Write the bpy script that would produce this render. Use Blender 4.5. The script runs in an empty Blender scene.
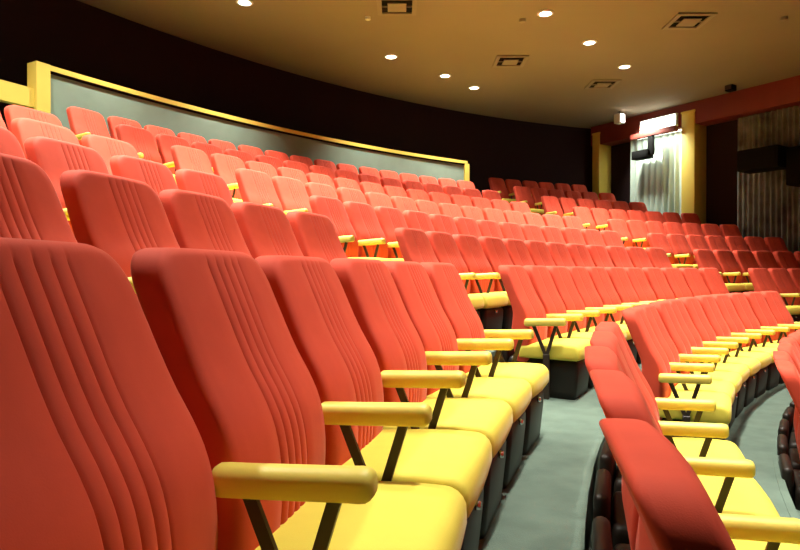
import bpy, bmesh, math, random
from mathutils import Vector, Matrix
random.seed(7)
S = bpy.context.scene
COL = S.collection
R = math.radians
PI = math.pi

# ------------------------------------------------------------------ camera
CAM_Z = 0.985                 # eye height above the floor of the row the camera stands in
F_PX = 600.0                  # focal length in pixels of the 800 x 550 frame
HZ = 271.2                    # pixel row of the horizon
cd = bpy.data.cameras.new('camera')
cd.sensor_width = 36.0
cd.lens = 36.0 * F_PX / 800.0
cd.clip_start = 0.05
cam = bpy.data.objects.new('camera', cd)
COL.objects.link(cam)
cam.location = (0, 0, CAM_Z)
cam.rotation_euler = (R(90) - math.atan((275 - HZ) / F_PX), 0, 0)
S.camera = cam

# ------------------------------------------------------------------ world, exposure
w = bpy.data.worlds.new('world'); S.world = w; w.use_nodes = True
w.node_tree.nodes['Background'].inputs[0].default_value = (0.02, 0.015, 0.012, 1)
w.node_tree.nodes['Background'].inputs[1].default_value = 0.3
S.view_settings.view_transform = 'Standard'
S.view_settings.look = 'None'
S.view_settings.gamma = 1.0
S.view_settings.use_curve_mapping = False
S.view_settings.exposure = -0.3
LAMP_W = 520.0                # watts of one ceiling downlight
LAMP_COL = (1.0, 0.93, 0.80)

# ------------------------------------------------------------------ helpers
CX, CY = 12.5, -1.665         # centre of the curved rows
def pol(r, a, z=0.0):
    return Vector((CX - r * math.cos(R(a)), CY + r * math.sin(R(a)), z))
def at_z(u, v, z):            # photo pixel -> point on a level plane
    d = F_PX * (z - CAM_Z) / (HZ - v)
    return Vector(((u - 400) / F_PX * d, d, z))
def tag(o, label=None, cat=None, group=None, kind=None):
    if label: o['label'] = label
    if cat: o['category'] = cat
    if group: o['group'] = group
    if kind: o['kind'] = kind
    return o
def mesh_of(bm, name, smooth=True):
    bmesh.ops.recalc_face_normals(bm, faces=bm.faces)
    me = bpy.data.meshes.new(name); bm.to_mesh(me); bm.free()
    if smooth:
        for p in me.polygons: p.use_smooth = True
    return me
def ob(name, me, m=None, parent=None):
    o = bpy.data.objects.new(name, me); COL.objects.link(o)
    if m is not None and not me.materials: me.materials.append(m)
    if parent: o.parent = parent
    return o
def empty(name, loc, rz=0):
    o = bpy.data.objects.new(name, None); COL.objects.link(o)
    o.location = loc; o.rotation_euler = (0, 0, rz); o.empty_display_size = 0.1
    return o
def smooth_by_angle(me, ang=40):
    for p in me.polygons: p.use_smooth = True
    try: me.set_sharp_from_angle(angle=R(ang))
    except Exception: pass
def loft(bm, rings, cap=True):
    vs = [[bm.verts.new(p) for p in r] for r in rings]
    n = len(vs[0])
    for a, b in zip(vs, vs[1:]):
        for i in range(n):
            bm.faces.new((a[i], a[(i + 1) % n], b[(i + 1) % n], b[i]))
    if cap:
        bm.faces.new(vs[0][::-1]); bm.faces.new(vs[-1])
def box(bm, x0, x1, y0, y1, z0, z1, bev=0.0, seg=2, M=None):
    r = bmesh.ops.create_cube(bm, size=1.0)
    for v in r['verts']:
        v.co = Vector(((x0 + x1) / 2 + v.co.x * (x1 - x0), (y0 + y1) / 2 + v.co.y * (y1 - y0), (z0 + z1) / 2 + v.co.z * (z1 - z0)))
    vs = r['verts']
    if bev > 0:
        es = list({e for v in vs for e in v.link_edges})
        q = bmesh.ops.bevel(bm, geom=es, offset=bev, segments=seg, profile=0.5, affect='EDGES')
        vs = list({v for f in q['faces'] for v in f.verts} | {v for v in vs if v.is_valid})
    if M is not None:
        for v in vs: v.co = M @ v.co
def box_mesh(name, x0, x1, y0, y1, z0, z1, bev=0.0, seg=2):
    bm = bmesh.new(); box(bm, x0, x1, y0, y1, z0, z1, bev, seg)
    me = mesh_of(bm, name); smooth_by_angle(me); return me
def bar(bm, p0, p1, wx, wy, up=Vector((0, 1, 0))):
    p0 = Vector(p0); p1 = Vector(p1); d = (p1 - p0).normalized()
    a = d.cross(up).normalized() * wx / 2; b = up.normalized() * wy / 2
    rings = [[p + a + b, p - a + b, p - a - b, p + a - b] for p in (p0, p1)]
    loft(bm, rings)
def arc_prism(r0, r1, a0, a1, z0, z1, n=48):
    bm = bmesh.new(); rings = []
    for i in range(n + 1):
        a = a0 + (a1 - a0) * i / n
        rings.append([pol(r0, a, z0), pol(r1, a, z0), pol(r1, a, z1), pol(r0, a, z1)])
    loft(bm, rings); return bm
def arc_mesh(name, *a, **k):
    me = mesh_of(arc_prism(*a, **k), name); smooth_by_angle(me, 30); return me

# ------------------------------------------------------------------ materials
def mat(name, col, rough=0.6, metal=0.0, sheen=0.0, sheen_tint=None, spec=0.4, emit=None, es=0.0,
        noise=None, bump=None, coat=0.0):
    m = bpy.data.materials.new(name); m.use_nodes = True
    nt = m.node_tree; b = nt.nodes['Principled BSDF']
    b.inputs['Base Color'].default_value = (*col, 1)
    b.inputs['Roughness'].default_value = rough
    b.inputs['Metallic'].default_value = metal
    b.inputs['Specular IOR Level'].default_value = spec
    b.inputs['Coat Weight'].default_value = coat
    if sheen:
        b.inputs['Sheen Weight'].default_value = sheen
        b.inputs['Sheen Roughness'].default_value = 0.3
        b.inputs['Sheen Tint'].default_value = (*(sheen_tint or (1, 1, 1)), 1)
    if emit:
        b.inputs['Emission Color'].default_value = (*emit, 1)
        b.inputs['Emission Strength'].default_value = es
    if noise or bump:
        tc = nt.nodes.new('ShaderNodeTexCoord')
    if noise:                          # (scale, amount, second colour)
        nz = nt.nodes.new('ShaderNodeTexNoise'); nz.inputs['Scale'].default_value = noise[0]
        nz.inputs['Detail'].default_value = 5
        rp = nt.nodes.new('ShaderNodeValToRGB')
        rp.color_ramp.elements[0].position = 0.5 - noise[1]; rp.color_ramp.elements[1].position = 0.5 + noise[1]
        rp.color_ramp.elements[0].color = (*col, 1); rp.color_ramp.elements[1].color = (*noise[2], 1)
        nt.links.new(tc.outputs['Object'], nz.inputs['Vector'])
        nt.links.new(nz.outputs['Fac'], rp.inputs['Fac'])
        nt.links.new(rp.outputs['Color'], b.inputs['Base Color'])
    if bump:                           # (scale, strength)
        n2 = nt.nodes.new('ShaderNodeTexNoise'); n2.inputs['Scale'].default_value = bump[0]
        n2.inputs['Detail'].default_value = 3
        bp = nt.nodes.new('ShaderNodeBump'); bp.inputs['Strength'].default_value = bump[1]
        bp.inputs['Distance'].default_value = 0.004
        nt.links.new(tc.outputs['Object'], n2.inputs['Vector'])
        nt.links.new(n2.outputs['Fac'], bp.inputs['Height'])
        nt.links.new(bp.outputs['Normal'], b.inputs['Normal'])
    return m
M_red = mat('red_velvet', (0.69, 0.080, 0.042), 0.75, sheen=0.12, sheen_tint=(1.0, 0.76, 0.66), spec=0.25,
            noise=(9, 0.2, (0.63, 0.069, 0.035)), bump=(420, 0.08))
M_yel = mat('yellow_cloth', (0.76, 0.66, 0.09), 0.7, sheen=0.12, spec=0.3, noise=(12, 0.25, (0.72, 0.62, 0.08)), bump=(380, 0.2))
M_arm = mat('yellow_vinyl', (0.82, 0.68, 0.12), 0.45, spec=0.45, bump=(200, 0.08))
M_iron = mat('dark_brown_iron', (0.028, 0.018, 0.012), 0.45, spec=0.5)
M_base = mat('dark_base_shell', (0.013, 0.010, 0.007), 0.45, spec=0.3)
M_chrome = mat('worn_chrome', (0.75, 0.74, 0.70), 0.22, metal=1.0)
M_carpet = mat('grey_green_carpet', (0.12, 0.172, 0.142), 0.95, spec=0.1, noise=(6, 0.22, (0.09, 0.13, 0.108)), bump=(160, 0.6))
M_riser = mat('dark_riser', (0.06, 0.07, 0.062), 0.8)
M_panel = mat('grey_green_panel', (0.24, 0.345, 0.275), 0.9, spec=0.15, noise=(3, 0.3, (0.20, 0.285, 0.23)), bump=(120, 0.3))
M_ypaint = mat('yellow_paint', (0.80, 0.62, 0.12), 0.5, noise=(4, 0.3, (0.76, 0.58, 0.11)))
M_ceil = mat('beige_plaster', (0.285, 0.235, 0.172), 0.9, spec=0.1, noise=(0.7, 0.3, (0.26, 0.212, 0.155)), bump=(60, 0.15))
M_dark = mat('dark_maroon_wall', (0.022, 0.009, 0.010), 0.85, spec=0.15)
M_beam = mat('red_beam_paint', (0.20, 0.028, 0.018), 0.6, noise=(3, 0.3, (0.17, 0.024, 0.016)))
M_curt = mat('pale_green_curtain', (0.52, 0.60, 0.54), 0.85, spec=0.15, noise=(5, 0.3, (0.46, 0.54, 0.48)))
M_curd = mat('dull_grey_curtain', (0.26, 0.26, 0.24), 0.9, spec=0.1, noise=(2.5, 0.2, (0.09, 0.085, 0.08)))
M_black = mat('black_metal', (0.005, 0.0045, 0.0045), 0.8, spec=0.1)
M_white = mat('white_enamel', (0.75, 0.75, 0.70), 0.4)
M_vent = mat('vent_grey', (0.26, 0.21, 0.15), 0.6)
M_lampw = mat('lamp_glow', (1, 1, 1), 0.4, emit=(1.0, 0.97, 0.86), es=14.0)
M_glow = mat('added_glow', (1, 1, 1), 0.4, emit=(0.93, 1.0, 0.86), es=9.0)  # emission for the lit-beam panel and the added curtain wash

# ------------------------------------------------------------------ setting
CEIL = CAM_Z + 4.28
WALL_R = 20.85
def tier_z(k): return 0.342 * k if k >= 0 else 0.325 * k
def row_d(k): return 0.96 * k if k >= 0 else (0.985 * k if k == -1 else 0.965 * k)      # distance of row k behind the camera's row
tiers = range(-3, 8)
for k in tiers:
    r0 = 12.45 + row_d(k)
    r1 = 12.45 + row_d(k + 1) if k < 7 else WALL_R + 0.1
    z1 = tier_z(k)
    o = ob('floor', arc_mesh('floor', r0, r1, -8, 92, z1 - 0.42, z1, n=60), M_carpet)
    tag(o, 'grey green carpeted tier', kind='structure')
    nose = ob('step_nosing', arc_mesh('nosing', r0 - 0.012, r0 + 0.03, -8, 92, z1 - 0.035, z1 + 0.004, n=60), M_carpet, o)
    if k > -3:
        for a0, a1 in ((24.9, 28.2), (56.4, 59.7)):
            dz = z1 - tier_z(k - 1)
            ob('aisle_step', arc_mesh('aisle_step', r0 - 0.30, r0 - 0.012, a0, a1, tier_z(k - 1), tier_z(k - 1) + dz / 2, n=6), M_carpet, o)
o = ob('floor', arc_mesh('floor', 0.05, 12.45 + row_d(-3), -8, 92, tier_z(-3) - 0.5, tier_z(-3) - 0.3, n=60), M_carpet)
tag(o, 'flat stage floor before the first tier', kind='structure')

o = ob('wall_back', arc_mesh('wall_back', WALL_R, WALL_R + 0.15, -8, 78, -0.2, CEIL, n=60), M_dark); tag(o, 'dark curved wall behind the last rows', kind='structure')

bm = bmesh.new(); box(bm, -10, 13.5, -6, 21.5, CEIL, CEIL + 0.12)
o = ob('ceiling', mesh_of(bm, 'ceiling', False), M_ceil); tag(o, 'flat beige plaster ceiling', kind='structure')

# curtain-side wall: straight, running from the far corner towards the stage
WA = at_z(600, 125, CEIL); WB = at_z(800, 75, CEIL)
E_ = (WB - WA); E_.z = 0; E_.normalize()
NV = Vector((-E_.y, E_.x, 0)) if (Vector((-E_.y, E_.x, 0)).dot(-WA) > 0) else Vector((E_.y, -E_.x, 0))
WM = Matrix(((E_.x, NV.x, 0, WA.x), (E_.y, NV.y, 0, WA.y), (0, 0, 1, 0), (0, 0, 0, 1)))   # local: x along wall, y into the room
def s_of(u, off=0.0):         # distance along the wall at which pixel column u meets it
    m = (u - 400) / F_PX; p = WA + NV * off
    return (m * p.y - p.x) / (E_.x - m * E_.y)
def wz(u, v, off=0.0):
    p = WA + NV * off + E_ * s_of(u, off)
    return CAM_Z + (HZ - v) * p.y / F_PX
def wall_box(name, s0, s1, y0, y1, z0, z1, m, bev=0.0, parent=None):
    me = box_mesh(name, s0, s1, y0, y1, z0, z1, bev)
    o = ob(name, me, m, parent)
    if parent is None: o.matrix_world = WM
    return o
o = wall_box('wall_right', -3.2, 13.0, -0.65, -0.5, -1.5, CEIL, M_dark); tag(o, 'dark maroon wall behind the curtains', kind='structure')
zb = wz(800, 101)
o = wall_box('trim_1', -0.35, 13.0, -0.5, 0.0, zb, CEIL - 0.002, M_beam, 0.015); tag(o, 'red painted beam under the ceiling', kind='structure')

# ------------------------------------------------------------------ parapet behind the middle block
PR = 19.42
P0, P1 = 28.85, 55.6
PZ = CAM_Z + 2.635
pt = ob('wall_parapet', arc_mesh('parapet', PR, PR + 0.12, P0, P1, tier_z(6), PZ - 0.06, n=48), M_panel)
tag(pt, 'grey green parapet wall framed in yellow', kind='structure')
ob('top_rail', arc_mesh('top_rail', PR - 0.035, PR + 0.14, P0 - 0.2, P1 + 0.25, PZ - 0.065, PZ, n=48), M_ypaint, pt)
ob('under_rail_strip', arc_mesh('under_rail_strip', PR - 0.02, PR + 0.01, P0, P1, PZ - 0.10, PZ - 0.065, n=48), M_black, pt)  # black strip along the underside of the rail
ob('frame_post', arc_mesh('frame_post', PR - 0.05, PR + 0.15, P0 - 0.52, P0, tier_z(6), PZ, n=2), M_ypaint, pt)
ob('frame_post', arc_mesh('frame_post2', PR - 0.035, PR + 0.14, P1, P1 + 0.42, tier_z(6), PZ - 0.066, n=2), M_ypaint, pt)
br = empty('aisle_barrier', pol(PR, 27.0, tier_z(7)))
tag(br, 'low yellow barrier bar across the aisle head beside the parapet post', 'barrier')
Mi = Matrix.Translation(-br.location)
def barrier_part(name, *a, m=M_ypaint):
    bm = arc_prism(*a, n=8)
    for v in bm.verts: v.co = Mi @ v.co
    me = mesh_of(bm, name); smooth_by_angle(me, 30); return ob(name, me, m, br)
barrier_part('bar', PR + 0.0, PR + 0.1, 20.0, P0 - 0.53, PZ - 0.58, PZ - 0.34)
barrier_part('post', PR + 0.02, PR + 0.08, 20.0, 20.2, tier_z(7), PZ - 0.56)
barrier_part('post', PR + 0.02, PR + 0.08, 24.2, 24.4, tier_z(7), PZ - 0.56)

# ------------------------------------------------------------------ the theatre chair
PITCH = 0.55
def back_mesh():
    bm = bmesh.new()
    # centre line of the front face: (z, x) from the seat up, leaning back with a lumbar swell
    prof = [(0.27, 0.028), (0.36, 0.042), (0.45, 0.051), (0.53, 0.052), (0.60, 0.044), (0.655, 0.029), (0.71, 0.003), (0.76, -0.026),
            (0.82, -0.056), (0.90, -0.091), (1.036, -0.150)]
    def fx(z):
        for i in range(len(prof) - 1):
            if z <= prof[i + 1][0]:
                (z0, x0), (z1, x1) = prof[i], prof[i + 1]
                zm, xm = prof[max(0, i - 1)]; zp, xp = prof[min(len(prof) - 1, i + 2)]
                h = z1 - z0; t = (z - z0) / h
                m0 = (x1 - xm) / (z1 - zm) * h; m1 = (xp - x0) / (zp - z0) * h
                return ((2*t**3 - 3*t*t + 1) * x0 + (t**3 - 2*t*t + t) * m0 + (3*t*t - 2*t**3) * x1 + (t**3 - t*t) * m1)
        return prof[-1][1]
    ztop = 1.036
    zs = [0.27, 0.276, 0.29, 0.33, 0.37, 0.41, 0.45, 0.49, 0.53, 0.56, 0.585, 0.61, 0.635, 0.66, 0.685, 0.71, 0.735, 0.765, 0.80, 0.84, 0.88, 0.92, 0.952, 0.975, 0.988,
          0.998, 1.008, 1.017, 1.025, 1.031, 1.0345, 1.036]
    grooves = [-0.072, -0.036, 0.0, 0.036, 0.072]
    fy = sorted(set([-0.93, -0.8, -0.62, -0.45, 0.45, 0.62, 0.8, 0.93] ))
    gy = []
    for g in grooves: gy += [g - 0.008, g - 0.003, g, g + 0.003, g + 0.008]
    gy += [-0.054, -0.018, 0.018, 0.054]
    rings = []
    for z in zs:
        hw = 0.238 + 0.011 * math.sin(min(1, max(0, (0.98 - z) / 0.38)) * PI / 2)
        if z < 0.40: hw -= 0.012 * (0.40 - z) / 0.13
        rt = 0.085                                    # rounded top corners seen from the front
        if z > ztop - rt:
            q = (z - (ztop - rt)) / rt
            hw -= rt * (1 - math.sqrt(max(0, 1 - q * q)))
        th = 0.106 + 0.066 * math.exp(-((z - 0.50) / 0.18) ** 2)
        ins = 0.0                                     # rounding towards the top and bottom faces
        rr = 0.02
        if z > ztop - rr: ins = rr * (1 - math.sqrt(max(0, 1 - ((z - (ztop - rr)) / rr) ** 2)))
        if z < 0.29: ins = 0.012 * (0.29 - z) / 0.02
        x0 = fx(z) - ins; x1 = fx(z) - th + ins + 0.0
        crown = min(0.016, (x0 - x1) * 0.14)
        c = min(0.02, (x0 - crown - x1) * 0.47)
        ring = []
        ys = [v * hw / 1.0 for v in fy if v < 0] + gy + [v * hw for v in fy if v > 0]
        ys = [y for y in sorted(ys) if abs(y) < hw - c + 0.001]
        gdepth = 0.0055 * max(0.0, min(1.0, (1.025 - z) / 0.03))
        full = [-0.93, -0.8, -0.62, -0.45]
        pts = []
        # constant count: side values as fractions of (hw - c)
        side = [(-1.0), (-0.86), (-0.7), (-0.55)]
        yy = [v * (hw - c) for v in side]
        mid = sorted(gy); lim = (hw - c) * 0.52
        sc = 1.0 if lim > 0.082 else lim / 0.082
        yy = yy + [y * sc for y in mid] + [-v for v in yy[::-1]]
        for y in yy:
            d = 0.0
            for g in grooves:
                d += gdepth * math.exp(-(((y / sc) - g) / 0.0036) ** 2)
            if abs(y / sc) < 0.073:                   # slight puff of each rib
                d -= gdepth * 0.2 * abs(math.sin((y / sc + 0.072) / 0.036 * PI))
            pts.append((x0 - d - crown * (y / hw) ** 2, y))
        xe = x0 - crown
        yc = hw - c
        for a in (22, 45, 68, 90):                    # front right corner
            pts.append((xe - c + c * math.cos(R(a)), yc + c * math.sin(R(a))))
        for a in (90, 120, 150, 180):                 # back right corner
            pts.append((x1 + c + c * math.cos(R(a)) if xe - c > x1 + c else (xe + x1) / 2 + c * math.cos(R(a)) - 0.0, yc + c * math.sin(R(a)) - (0.0005 if a == 90 else 0)))
        for y in (0.5, 0.0, -0.5):
            pts.append((x1, y * yc))
        for a in (180, 210, 240, 270):
            pts.append((x1 + c + c * math.cos(R(a)) if xe - c > x1 + c else (xe + x1) / 2 + c * math.cos(R(a)), -yc + c * math.sin(R(a)) + (0.0005 if a == 270 else 0)))
        for a in (270, 292, 315, 338):
            pts.append((xe - c + c * math.cos(R(a)), -yc + c * math.sin(R(a))))
        rings.append([Vector((x, y, z)) for x, y in pts])
    loft(bm, rings)
    me = mesh_of(bm, 'backrest'); smooth_by_angle(me, 60); return me
def seat_mesh():
    bm = bmesh.new(); rings = []
    z0, zt = 0.305, 0.425
    base = []
    # side outline, counter-clockwise, front is +x
    for a in (-90, -60, -30, 0): base.append((0.40 + 0.03 * math.cos(R(a)), z0 + 0.03 + 0.03 * math.sin(R(a))))
    for a in (15, 35, 55, 75, 90): base.append((0.372 + 0.058 * math.cos(R(a)), zt - 0.056 + 0.058 * math.sin(R(a))))
    base += [(0.28, zt + 0.004), (0.18, zt - 0.002), (0.06, zt - 0.012), (-0.03, zt - 0.02)]
    base += [(-0.05, zt - 0.04), (-0.05, z0 - 0.0)]
    cx, cz = 0.19, 0.365
    W = 0.259
    for y, ins in ((-W, 0.026), (-W + 0.004, 0.013), (-W + 0.011, 0.005), (-W + 0.024, 0.0), (-0.13, -0.003), (0, -0.005), (0.13, -0.003),
                   (W - 0.024, 0.0), (W - 0.011, 0.005), (W - 0.004, 0.013), (W, 0.026)):
        r = []
        for x, z in base:
            r.append(Vector((x - ins * max(-1, min(1, (x - cx) / 0.2)), y, z - ins * (1 if z > cz else -1))))
        rings.append(r)
    loft(bm, rings)
    me = mesh_of(bm, 'seat'); smooth_by_angle(me, 50); return me
def arm_mesh():
    bm = bmesh.new(); rings = []
    hw, zb_, zt = 0.032, 0.562, 0.622
    sec = []
    for a in range(0, 181, 20): sec.append((hw * math.cos(R(a)), zt - 0.026 + 0.026 * math.sin(R(a))))
    for a in (180, 225, 270): sec.append((-hw + 0.012 + 0.012 * math.cos(R(a)), zb_ + 0.012 + 0.012 * math.sin(R(a))))
    for a in (270, 315, 360): sec.append((hw - 0.012 + 0.012 * math.cos(R(a)), zb_ + 0.012 + 0.012 * math.sin(R(a))))
    for x, k, up in ((0.004, 0.55, -0.006), (0.008, 0.8, -0.006), (0.016, 0.95, -0.005), (0.03, 1, -0.005), (0.10, 1, -0.002), (0.16, 1, 0.001),
                     (0.22, 1, 0.004), (0.28, 1.0, 0.007), (0.300, 1.02, 0.008), (0.314, 0.96, 0.008), (0.322, 0.80, 0.008), (0.326, 0.55, 0.008)):
        rings.append([Vector((x, y * k, (z - 0.592) * k + 0.592 + up)) for y, z in sec])
    loft(bm, rings)
    me = mesh_of(bm, 'armrest'); smooth_by_angle(me, 50); return me
def strut_mesh(x0, x1):
    bm = bmesh.new(); bar(bm, (x0, 0, 0.566), (x1, 0, 0.335), 0.026, 0.012)
    return mesh_of(bm, 'strut', False)
def base_mesh():
    bm = bmesh.new(); rings = []
    for z, w_, xf, xb in ((0.0, 0.205, 0.375, -0.155), (0.012, 0.212, 0.382, -0.16), (0.06, 0.214, 0.388, -0.162), (0.20, 0.222, 0.402, -0.162),
                          (0.262, 0.222, 0.404, -0.16), (0.285, 0.216, 0.398, -0.155), (0.298, 0.203, 0.382, -0.15), (0.303, 0.19, 0.36, -0.14)):
        c = 0.035; r = []
        for (sx, sy, a0) in ((1, 1, 0), (-1, 1, 90), (-1, -1, 180), (1, -1, 270)):
            px = (xf - c) if sx > 0 else (xb + c); py = sy * (w_ - c)
            for a in (0, 30, 60, 90):
                r.append(Vector((px + c * math.cos(R(a0 + a)), py + c * math.sin(R(a0 + a)), z)))
        rings.append(r)
    loft(bm, rings)
    me = mesh_of(bm, 'base'); smooth_by_angle(me, 50); return me
def rear_mesh():
    bm = bmesh.new(); box(bm, -0.23, -0.165, -0.19, 0.19, 0.03, 0.405, 0.03, 3)
    me = mesh_of(bm, 'rear_cover'); smooth_by_angle(me, 50); return me
def hinge_mesh():
    bm = bmesh.new()
    bmesh.ops.create_cone(bm, cap_ends=True, segments=14, radius1=0.017, radius2=0.012, depth=0.02)
    bmesh.ops.rotate(bm, verts=bm.verts, matrix=Matrix.Rotation(R(90), 3, 'Y'))
    bmesh.ops.translate(bm, verts=bm.verts, vec=(0.411, 0, 0.262))
    return mesh_of(bm, 'hinge')
def post_mesh():
    bm = bmesh.new(); box(bm, 0.152, 0.200, -0.014, 0.014, 0.0, 0.345, 0.004, 1)
    return mesh_of(bm, 'leg', False)
ME = dict(backrest=back_mesh(), seat=seat_mesh(), armrest=arm_mesh(), strut1=strut_mesh(0.075, 0.172), strut2=strut_mesh(0.25, 0.178),
          base=base_mesh(), hinge=hinge_mesh(), leg=post_mesh(), rear=rear_mesh())
for k, m in (('backrest', M_red), ('seat', M_yel), ('armrest', M_arm), ('strut1', M_iron), ('strut2', M_iron), ('base', M_base),
             ('hinge', M_chrome), ('leg', M_iron), ('rear', M_base)):
    ME[k].materials.append(m)
def add_part(name, key, parent, loc=(0, 0, 0), rot=(0, 0, 0)):
    o = bpy.data.objects.new(name, ME[key]); COL.objects.link(o); o.parent = parent
    o.location = loc; o.rotation_euler = rot; return o
def arm_set(root, y):
    a = add_part('armrest', 'armrest', root, (0, y, 0))
    add_part('strut', 'strut1', a); add_part('strut', 'strut2', a, (0, 0.0, 0))
    add_part('leg', 'leg', root, (0, y, 0))
R0 = 13.165                    # radius of the chair origin in the camera's row
def chair(k, a, last, label, group, jit):
    o = empty('theatre_chair', pol(R0 + row_d(k), a, tier_z(k)), -R(a))
    tag(o, label, 'chair', group)
    dl = jit.uniform(-0.6, 0.6)
    b = add_part('backrest', 'backrest', o, (0, jit.uniform(-0.004, 0.004), 0), (0, R(dl), R(jit.uniform(-0.5, 0.5))))
    add_part('seat', 'seat', o, (jit.uniform(-0.006, 0.006), 0, jit.uniform(-0.003, 0.003)))
    bs = add_part('base', 'base', o); add_part('hinge', 'hinge', bs); add_part('rear_cover', 'rear', o)
    arm_set(o, -PITCH / 2 * (R0 + k) / (R0 + k))
    if last: arm_set(o, PITCH / 2)
    return o
ORD = ['zeroth', 'first', 'second', 'third', 'fourth', 'fifth', 'sixth', 'seventh', 'eighth', 'ninth', 'tenth', 'eleventh', 'twelfth',
       'thirteenth', 'fourteenth', 'fifteenth', 'sixteenth', 'seventeenth', 'eighteenth', 'nineteenth', 'twentieth']
def rowname(k, top):           # rows counted downwards
    return ORD[top - k + 1]
def visible(p, lo=-160, hi=960):
    if p.y < 0.15: return False
    u = 400 + F_PX * p.x / p.y
    return lo < u < hi
SEC1_END = {0: 24.48, -1: 24.04, -2: 23.6}
SEC2_START = {0: 28.9, -1: 28.13, -2: 27.7}
jit = random.Random(3)
count = 0
for k in range(-2, 8):
    da = math.degrees(PITCH / (13.0 + row_d(k)))
    # block on this side of the first aisle, counted from the aisle
    e = SEC1_END.get(k, 24.75)
    if k <= 6:
        n = 0
        while True:
            a = e - da * (n + 0.5)
            p = pol(13.3 + row_d(k), a)
            if a < 6 or p.y < 0.15 or not visible(p, -260, 1500) or (k == -2): break
            if k == -1 and a < 10: break
            chair(k, a, n == 0, 'red chair with yellow seat, block below the low barrier, %s row down, %s from aisle' % (rowname(k, 6), ORD[n + 1]),
                  'theatre chairs in the block below the low barrier', jit); n += 1; count += 1
    # middle block below the parapet
    if k <= 6:
        a0 = SEC2_START.get(k, 28.9)
        n = int((56.7 - a0) / da)
        for i in range(n):
            a = a0 + da * (i + 0.5)
            if k == -2 and i > 8: break
            if not visible(pol(13.3 + row_d(k), a), -200, 950): continue
            chair(k, a, i == n - 1, 'red chair with yellow seat, middle block, %s row below the parapet, %s from barrier aisle' % (rowname(k, 6), ORD[i + 1]),
                  'theatre chairs in the middle block', jit); count += 1
    # block beside the curtains
    if k >= -1:
        a = 59.4 + da * 0.5; i = 0
        while True:
            p = pol(13.7 + row_d(k), a)
            q = p - WA
            side = q.dot(NV)
            if side < 0.45 or not visible(p, -100, 930) or i > 19: break
            nxt = pol(13.7 + row_d(k), a + da) - WA
            chair(k, a, nxt.dot(NV) < 0.45, 'red chair with yellow seat, curtain-side block, %s row from the back, %s from aisle' % (rowname(k, 7), ORD[i + 1]),
                  'theatre chairs in the curtain-side block', jit); count += 1
            a += da; i += 1
print('chairs', count)

# ------------------------------------------------------------------ columns, curtains and fittings on the curtain side
def column(u0, u1, vtop, label, depth=0.42, off=0.03):
    s0, s1 = s_of(u0, off), s_of(u1, off)
    base = WM @ Vector(((s0 + s1) / 2, -0.2, 0)); base.z = tier_z(3)
    ztop = wz((u0 + u1) / 2, vtop, off)
    o = empty('column', base); o.rotation_euler = (0, 0, math.atan2(E_.y, E_.x)); tag(o, label, 'column', None)
    w2 = (s1 - s0) / 2
    y1 = off + 0.2; flip = 1 if (Matrix.Rotation(math.atan2(E_.y, E_.x), 3, 'Z') @ Vector((0, 1, 0))).dot(NV) > 0 else -1
    ya, yb = sorted((flip * y1, flip * (y1 - depth - 0.15)))
    ob('shaft', box_mesh('shaft', -w2, w2, ya, yb, 0.0, ztop - base.z - 0.05, 0.012), M_ypaint, o)
    ob('cap', box_mesh('cap', -w2 - 0.012, w2 + 0.012, ya - 0.012, yb + 0.012, ztop - base.z - 0.05, ztop - base.z, 0.006), M_ypaint, o)
    return o
column(592, 599, 133, 'narrow yellow column in the shaded far corner beyond the pale lit curtain')
column(681, 694, 111, 'bright yellow column between the pale lit curtain and the dark curtains')
def curtain(name, u0, u1, z0, z1, m, label, folds, amp, off=-0.3, seed=1, cat='curtain'):
    rr = random.Random(seed)
    s0, s1 = s_of(u0, off), s_of(u1, off)
    n = folds * 10; pts = []
    ph = 0.0
    for i in range(n + 1):
        t = i / n
        ph = 2 * PI * folds * t + 0.9 * math.sin(5.1 * t + seed) + 0.5 * math.sin(17 * t)
        pts.append((s0 + (s1 - s0) * t, amp * math.sin(ph) * (0.75 + 0.25 * math.sin(9 * t + seed))))
    bm = bmesh.new(); rings = []
    nz = 8
    for j in range(nz + 1):
        z = z0 + (z1 - z0) * j / nz; g = 1.1 - 0.35 * j / nz
        fr = [Vector((x, y * g + 0.012, z)) for x, y in pts]; bk = [Vector((x, y * g - 0.012, z)) for x, y in reversed(pts)]
        rings.append(fr + bk)
    loft(bm, rings)
    c0 = Vector(((s0 + s1) / 2, off, z0)); M = Matrix.Translation(-Vector((c0.x, 0, z0)))
    for v in bm.verts: v.co = M @ v.co
    me = mesh_of(bm, name); smooth_by_angle(me, 60)
    o = ob(name, me, m); o.matrix_world = WM @ Matrix.Translation(c0)
    tag(o, label, cat); return o
curtain('curtain', 631, 688, tier_z(5), zb - 0.02, M_curt, 'pale grey green pleated curtain lit beside the yellow column', 9, 0.06, seed=2)
curtain('curtain', 737, 905, tier_z(2), zb - 0.02, M_curd, 'dark grey pleated curtain behind the large black loudspeaker', 26, 0.06, seed=5)

def wp(u, v, off):
    p = WA + NV * off + E_ * s_of(u, off); return Vector((p.x, p.y, CAM_Z + (HZ - v) * p.y / F_PX))
ANG = math.atan2(E_.y, E_.x)
FL = 1 if (Matrix.Rotation(ANG, 3, 'Z') @ Vector((0, 1, 0))).dot(NV) > 0 else -1
def local_thing(name, p, label, cat):
    o = empty(name, p, ANG); tag(o, label, cat); return o
def lbox(name, par, x0, x1, y0, y1, z0, z1, m, bev=0.006):
    y0, y1 = sorted((FL * y0, FL * y1))
    return ob(name, box_mesh(name, x0, x1, y0, y1, z0, z1, bev), m, par)
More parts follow.
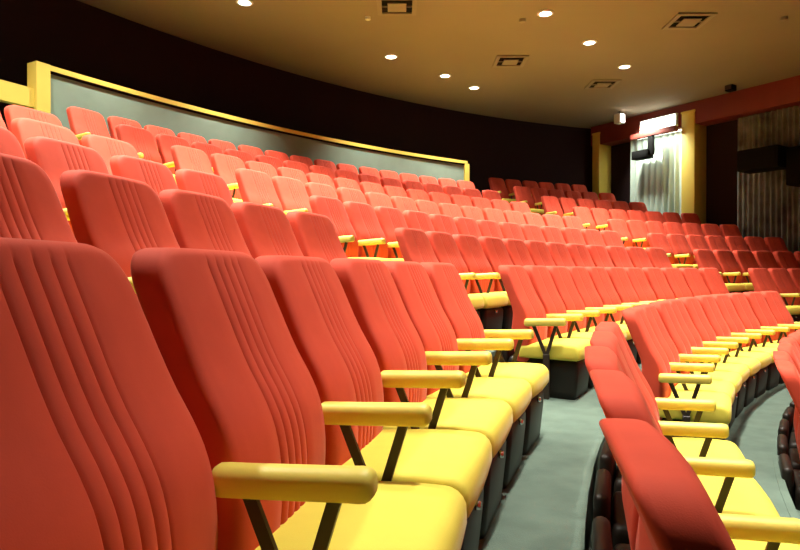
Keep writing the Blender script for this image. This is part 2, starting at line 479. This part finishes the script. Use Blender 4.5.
# glowing panel standing in for the brightly lit beam face
off = 0.005
sa, sb = s_of(641, 0.1), s_of(675, 0.1)
p = WM @ Vector(((sa + sb) / 2, 0.0, 0)); p.z = zb
L2 = (sb - sa) / 2
o = local_thing('beam_glow_panel', p, 'glowing panel standing for the lit face of the red beam above the pale curtain', 'light')
lbox('added_body', o, -L2 - 0.05, L2 + 0.02, 0.002, 0.10, 0.03, 0.36, M_white)
lbox('glow_face', o, -L2, L2, 0.10, 0.13, 0.06, 0.33, M_glow)
lbox('lower_lip', o, -L2 - 0.3, L2 + 0.02, 0.002, 0.17, -0.10, 0.028, M_beam)
# wash light added under the beam to brighten the pale curtain
sa, sb = s_of(636, -0.1), s_of(682, -0.1)
p = WM @ Vector(((sa + sb) / 2, -0.1, 0)); p.z = zb
L2 = (sb - sa) / 2
o = local_thing('added_wash_light', p, 'slim added wash light under the red beam brightening the pale curtain', 'light')
lbox('added_body', o, -L2, L2, -0.04, 0.04, -0.05, -0.002, M_white)
lbox('added_tube', o, -L2 + 0.03, L2 - 0.03, -0.02, 0.02, -0.075, -0.051, M_glow, 0.008)
la = bpy.data.lights.new('wash', 'AREA'); la.shape = 'RECTANGLE'; la.size = 2 * L2 - 0.1; la.size_y = 0.05; la.energy = 20; la.color = (0.93, 1.0, 0.88)
lw = bpy.data.objects.new('added_wash_lamp', la); COL.objects.link(lw); lw.parent = o; lw.location = (0, 0, -0.085)
# hung loudspeaker with its hanger in front of the pale curtain
p = wp(645, 154, 0.1)
o = local_thing('loudspeaker', p, 'small black loudspeaker on an arm before the pale curtain', 'loudspeaker')
lbox('cabinet', o, -0.34, 0.16, -0.14, 0.14, -0.13, 0.10, M_black, 0.02)
lbox('grille', o, -0.31, 0.13, 0.141, 0.15, -0.10, 0.07, M_black, 0.004)
lbox('hanger', o, 0.10, 0.25, -0.05, 0.05, -0.05, zb - p.z - 0.101, M_black)
# large loudspeaker
p = wp(762, 160, 0.4)
o = local_thing('loudspeaker', p, 'large black loudspeaker jutting out before the dark curtains', 'loudspeaker')
lbox('cabinet', o, -0.42, 0.45, -0.28, 0.28, -0.24, 0.24, M_black, 0.03)
lbox('grille', o, -0.38, 0.41, 0.281, 0.295, -0.20, 0.20, M_black, 0.004)
lbox('shadow_block', o, 0.45, 1.15, -0.6, -0.05, -0.62, 0.20, M_black, 0.03)  # black block standing in for the shadow beside the loudspeaker
# floodlight box hung under the ceiling
p = wp(619, 119, 0.75)
o = local_thing('floodlight', p, 'small white floodlight hung from the ceiling in the far corner', 'light')
lbox('body', o, -0.10, 0.10, -0.11, 0.11, -0.13, 0.13, M_white, 0.02)
lbox('lens', o, 0.1005, 0.112, -0.08, 0.08, -0.10, 0.10, M_lampw, 0.003)
lbox('stem', o, -0.015, 0.015, -0.015, 0.015, 0.131, CEIL - p.z, M_black, 0.002)
ld = bpy.data.lights.new('flood', 'SPOT'); ld.energy = 750; ld.color = (0.95, 1.0, 0.86); ld.spot_size = R(95); ld.spot_blend = 0.7; ld.shadow_soft_size = 0.08
lo = bpy.data.objects.new('flood_lamp', ld); COL.objects.link(lo); lo.parent = o; lo.location = (0.14, 0, 0)
tgt = wp(660, 172, -0.2)
bpy.context.view_layer.update()
dv = (tgt - (o.matrix_world @ Vector(lo.location))); lo.rotation_euler = (o.matrix_world.to_3x3().inverted() @ dv).to_track_quat('-Z', 'Y').to_euler()
# black spotlight near the beam
p = wp(730, 86, 0.5)
o = local_thing('ceiling_spotlight', p, 'small black spotlight under the ceiling in front of the red beam', 'light')
lbox('body', o, -0.09, 0.09, -0.10, 0.10, -0.13, 0.11, M_black, 0.02)
lbox('bezel', o, -0.07, 0.07, 0.1005, 0.115, -0.10, 0.08, M_iron, 0.004)
lbox('stem', o, -0.02, 0.02, -0.02, 0.02, 0.111, CEIL - p.z, M_black, 0.002)

# ------------------------------------------------------------------ ceiling fittings
def ring_mesh(r0, r1, z0, z1, n=24):
    bm = bmesh.new(); rings = []
    for i in range(n + 1):
        a = 2 * PI * i / n
        c, s_ = math.cos(a), math.sin(a)
        rings.append([Vector((r0 * c, r0 * s_, z0)), Vector((r1 * c, r1 * s_, z0 + 0.006)), Vector((r1 * c, r1 * s_, z1)), Vector((r0 * c, r0 * s_, z1))])
    loft(bm, rings, cap=False); bmesh.ops.remove_doubles(bm, verts=bm.verts, dist=1e-5)
    me = mesh_of(bm, 'trim_ring'); smooth_by_angle(me, 40); return me
def disc_mesh(r, z, h=0.006, n=24):
    bm = bmesh.new(); bmesh.ops.create_cone(bm, cap_ends=True, segments=n, radius1=r * 0.9, radius2=r, depth=h)
    bmesh.ops.translate(bm, verts=bm.verts, vec=(0, 0, z)); return mesh_of(bm, 'bulb', False)
RING = ring_mesh(0.10, 0.135, -0.014, 0.0); RING.materials.append(M_white)
BULB = disc_mesh(0.10, -0.006); BULB.materials.append(M_lampw)
def lamp_data(k, cone):
    d = bpy.data.lights.new('downlight_lamp', 'SPOT'); d.energy = LAMP_W * k; d.color = LAMP_COL
    d.spot_size = R(cone); d.spot_blend = 1.0; d.shadow_soft_size = 0.09; return d
LAMPS = {18.7: lamp_data(2.0, 88), 15.7: lamp_data(4.2, 96), 12.6: lamp_data(2.1, 76), 9.6: lamp_data(1.1, 96)}   # outer ring to stage
def downlight(p, label, group, ring):
    o = empty('downlight', p); tag(o, label, 'light', group)
    a = ob('trim_ring', RING, None, o); b = ob('bulb', BULB, None, o)
    l = bpy.data.objects.new('lamp', LAMPS[ring]); COL.objects.link(l); l.parent = o; l.location = (0, 0, -0.03)
    return o
seen = [(245, 3), (391, 57), (445, 76), (474, 88), (545, 14), (589, 43), (624, 67)]
names = ['round ceiling downlight nearest the parapet post end of the outer ring', 'outer ring downlight beside the ceiling vent, before the close pair',
         'outer ring downlight, first of the close pair near the dark wall', 'outer ring downlight nearest the dark back wall',
         'inner ring downlight farthest from the red beam', 'inner ring downlight in the middle of three', 'inner ring downlight nearest the red beam']
for (u, v), nm in zip(seen, names):
    downlight(at_z(u, v, CEIL - 0.001), nm, 'ceiling downlights', 18.7 if u < 500 else 15.7)
OVER = {18.7: 'last rows before the parapet', 15.7: 'middle rows', 12.6: 'lower rows', 9.6: 'front rows nearest the stage'}
for r, angs in ((18.7, (16, 21, 26, 31)), (15.7, (17.4, 23.4, 29.4, 35.4, 41.4)), (12.6, (18.5, 24.5, 30.5, 36.5, 42.5, 48.5, 54.5)), (9.6, (20, 28, 36, 44, 52))):
    for a in angs:
        downlight(pol({15.7: 16.0, 12.6: 12.35}.get(r, r), a, CEIL - 0.001), 'round recessed ceiling downlight over the %s' % OVER[r], 'ceiling downlights over the %s' % OVER[r], r)

def ceiling_vent(u, v, label):
    p = at_z(u, v, CEIL - 0.001)
    o = empty('ceiling_vent', p); tag(o, label, 'vent', 'ceiling vents')
    ob('backing', box_mesh('backing', -0.26, 0.26, -0.26, 0.26, -0.006, 0.0), M_black, o)
    for i, (h, wd, z) in enumerate(((0.32, 0.075, -0.03),)):
        bm = bmesh.new()
        for (x0, x1, y0, y1) in ((-h, h, -h, -h + wd), (-h, h, h - wd, h), (-h, -h + wd, -h + wd, h - wd), (h - wd, h, -h + wd, h - wd)):
            box(bm, x0, x1, y0, y1, z, z + (0.02 if i == 0 else 0.012))
        ob('frame' if i == 0 else 'louver', mesh_of(bm, 'louver', False), M_vent, o)
    ob('centre_plate', box_mesh('centre_plate', -0.15, 0.15, -0.15, 0.15, -0.045, -0.030), M_vent, o)
    for i in (-1, 1): ob('stay', box_mesh('stay', -0.25 if i < 0 else 0.145, -0.145 if i < 0 else 0.25, -0.006, 0.006, -0.034, -0.012), M_vent, o)
    return o
ceiling_vent(397, 6, 'square ceiling vent over the dark wall, first along the outer downlights')
ceiling_vent(510, 61, 'square ceiling vent between the two rings of downlights')
ceiling_vent(688, 21, 'large square ceiling vent above the red beam')
ceiling_vent(602, 84, 'square ceiling vent nearest the white floodlight')
SPR = disc_mesh(0.05, -0.02, 0.04, 14)
SPR.materials.append(M_white)
SPR2 = disc_mesh(0.055, -0.025, 0.05, 14); SPR2.materials.append(M_vent)
for (u, v, me, lab) in ((368, 18, SPR, 'pale round sprinkler head beside the first ceiling vent'), (522, 20, SPR2, 'brown sprinkler head beside the inner ring downlight farthest from the red beam'),
                        (783, 18, SPR2, 'brown sprinkler head beyond the vent above the red beam')):
    o = ob('sprinkler_head', me); o.location = at_z(u, v, CEIL); tag(o, lab, 'sprinkler', 'ceiling sprinklers')
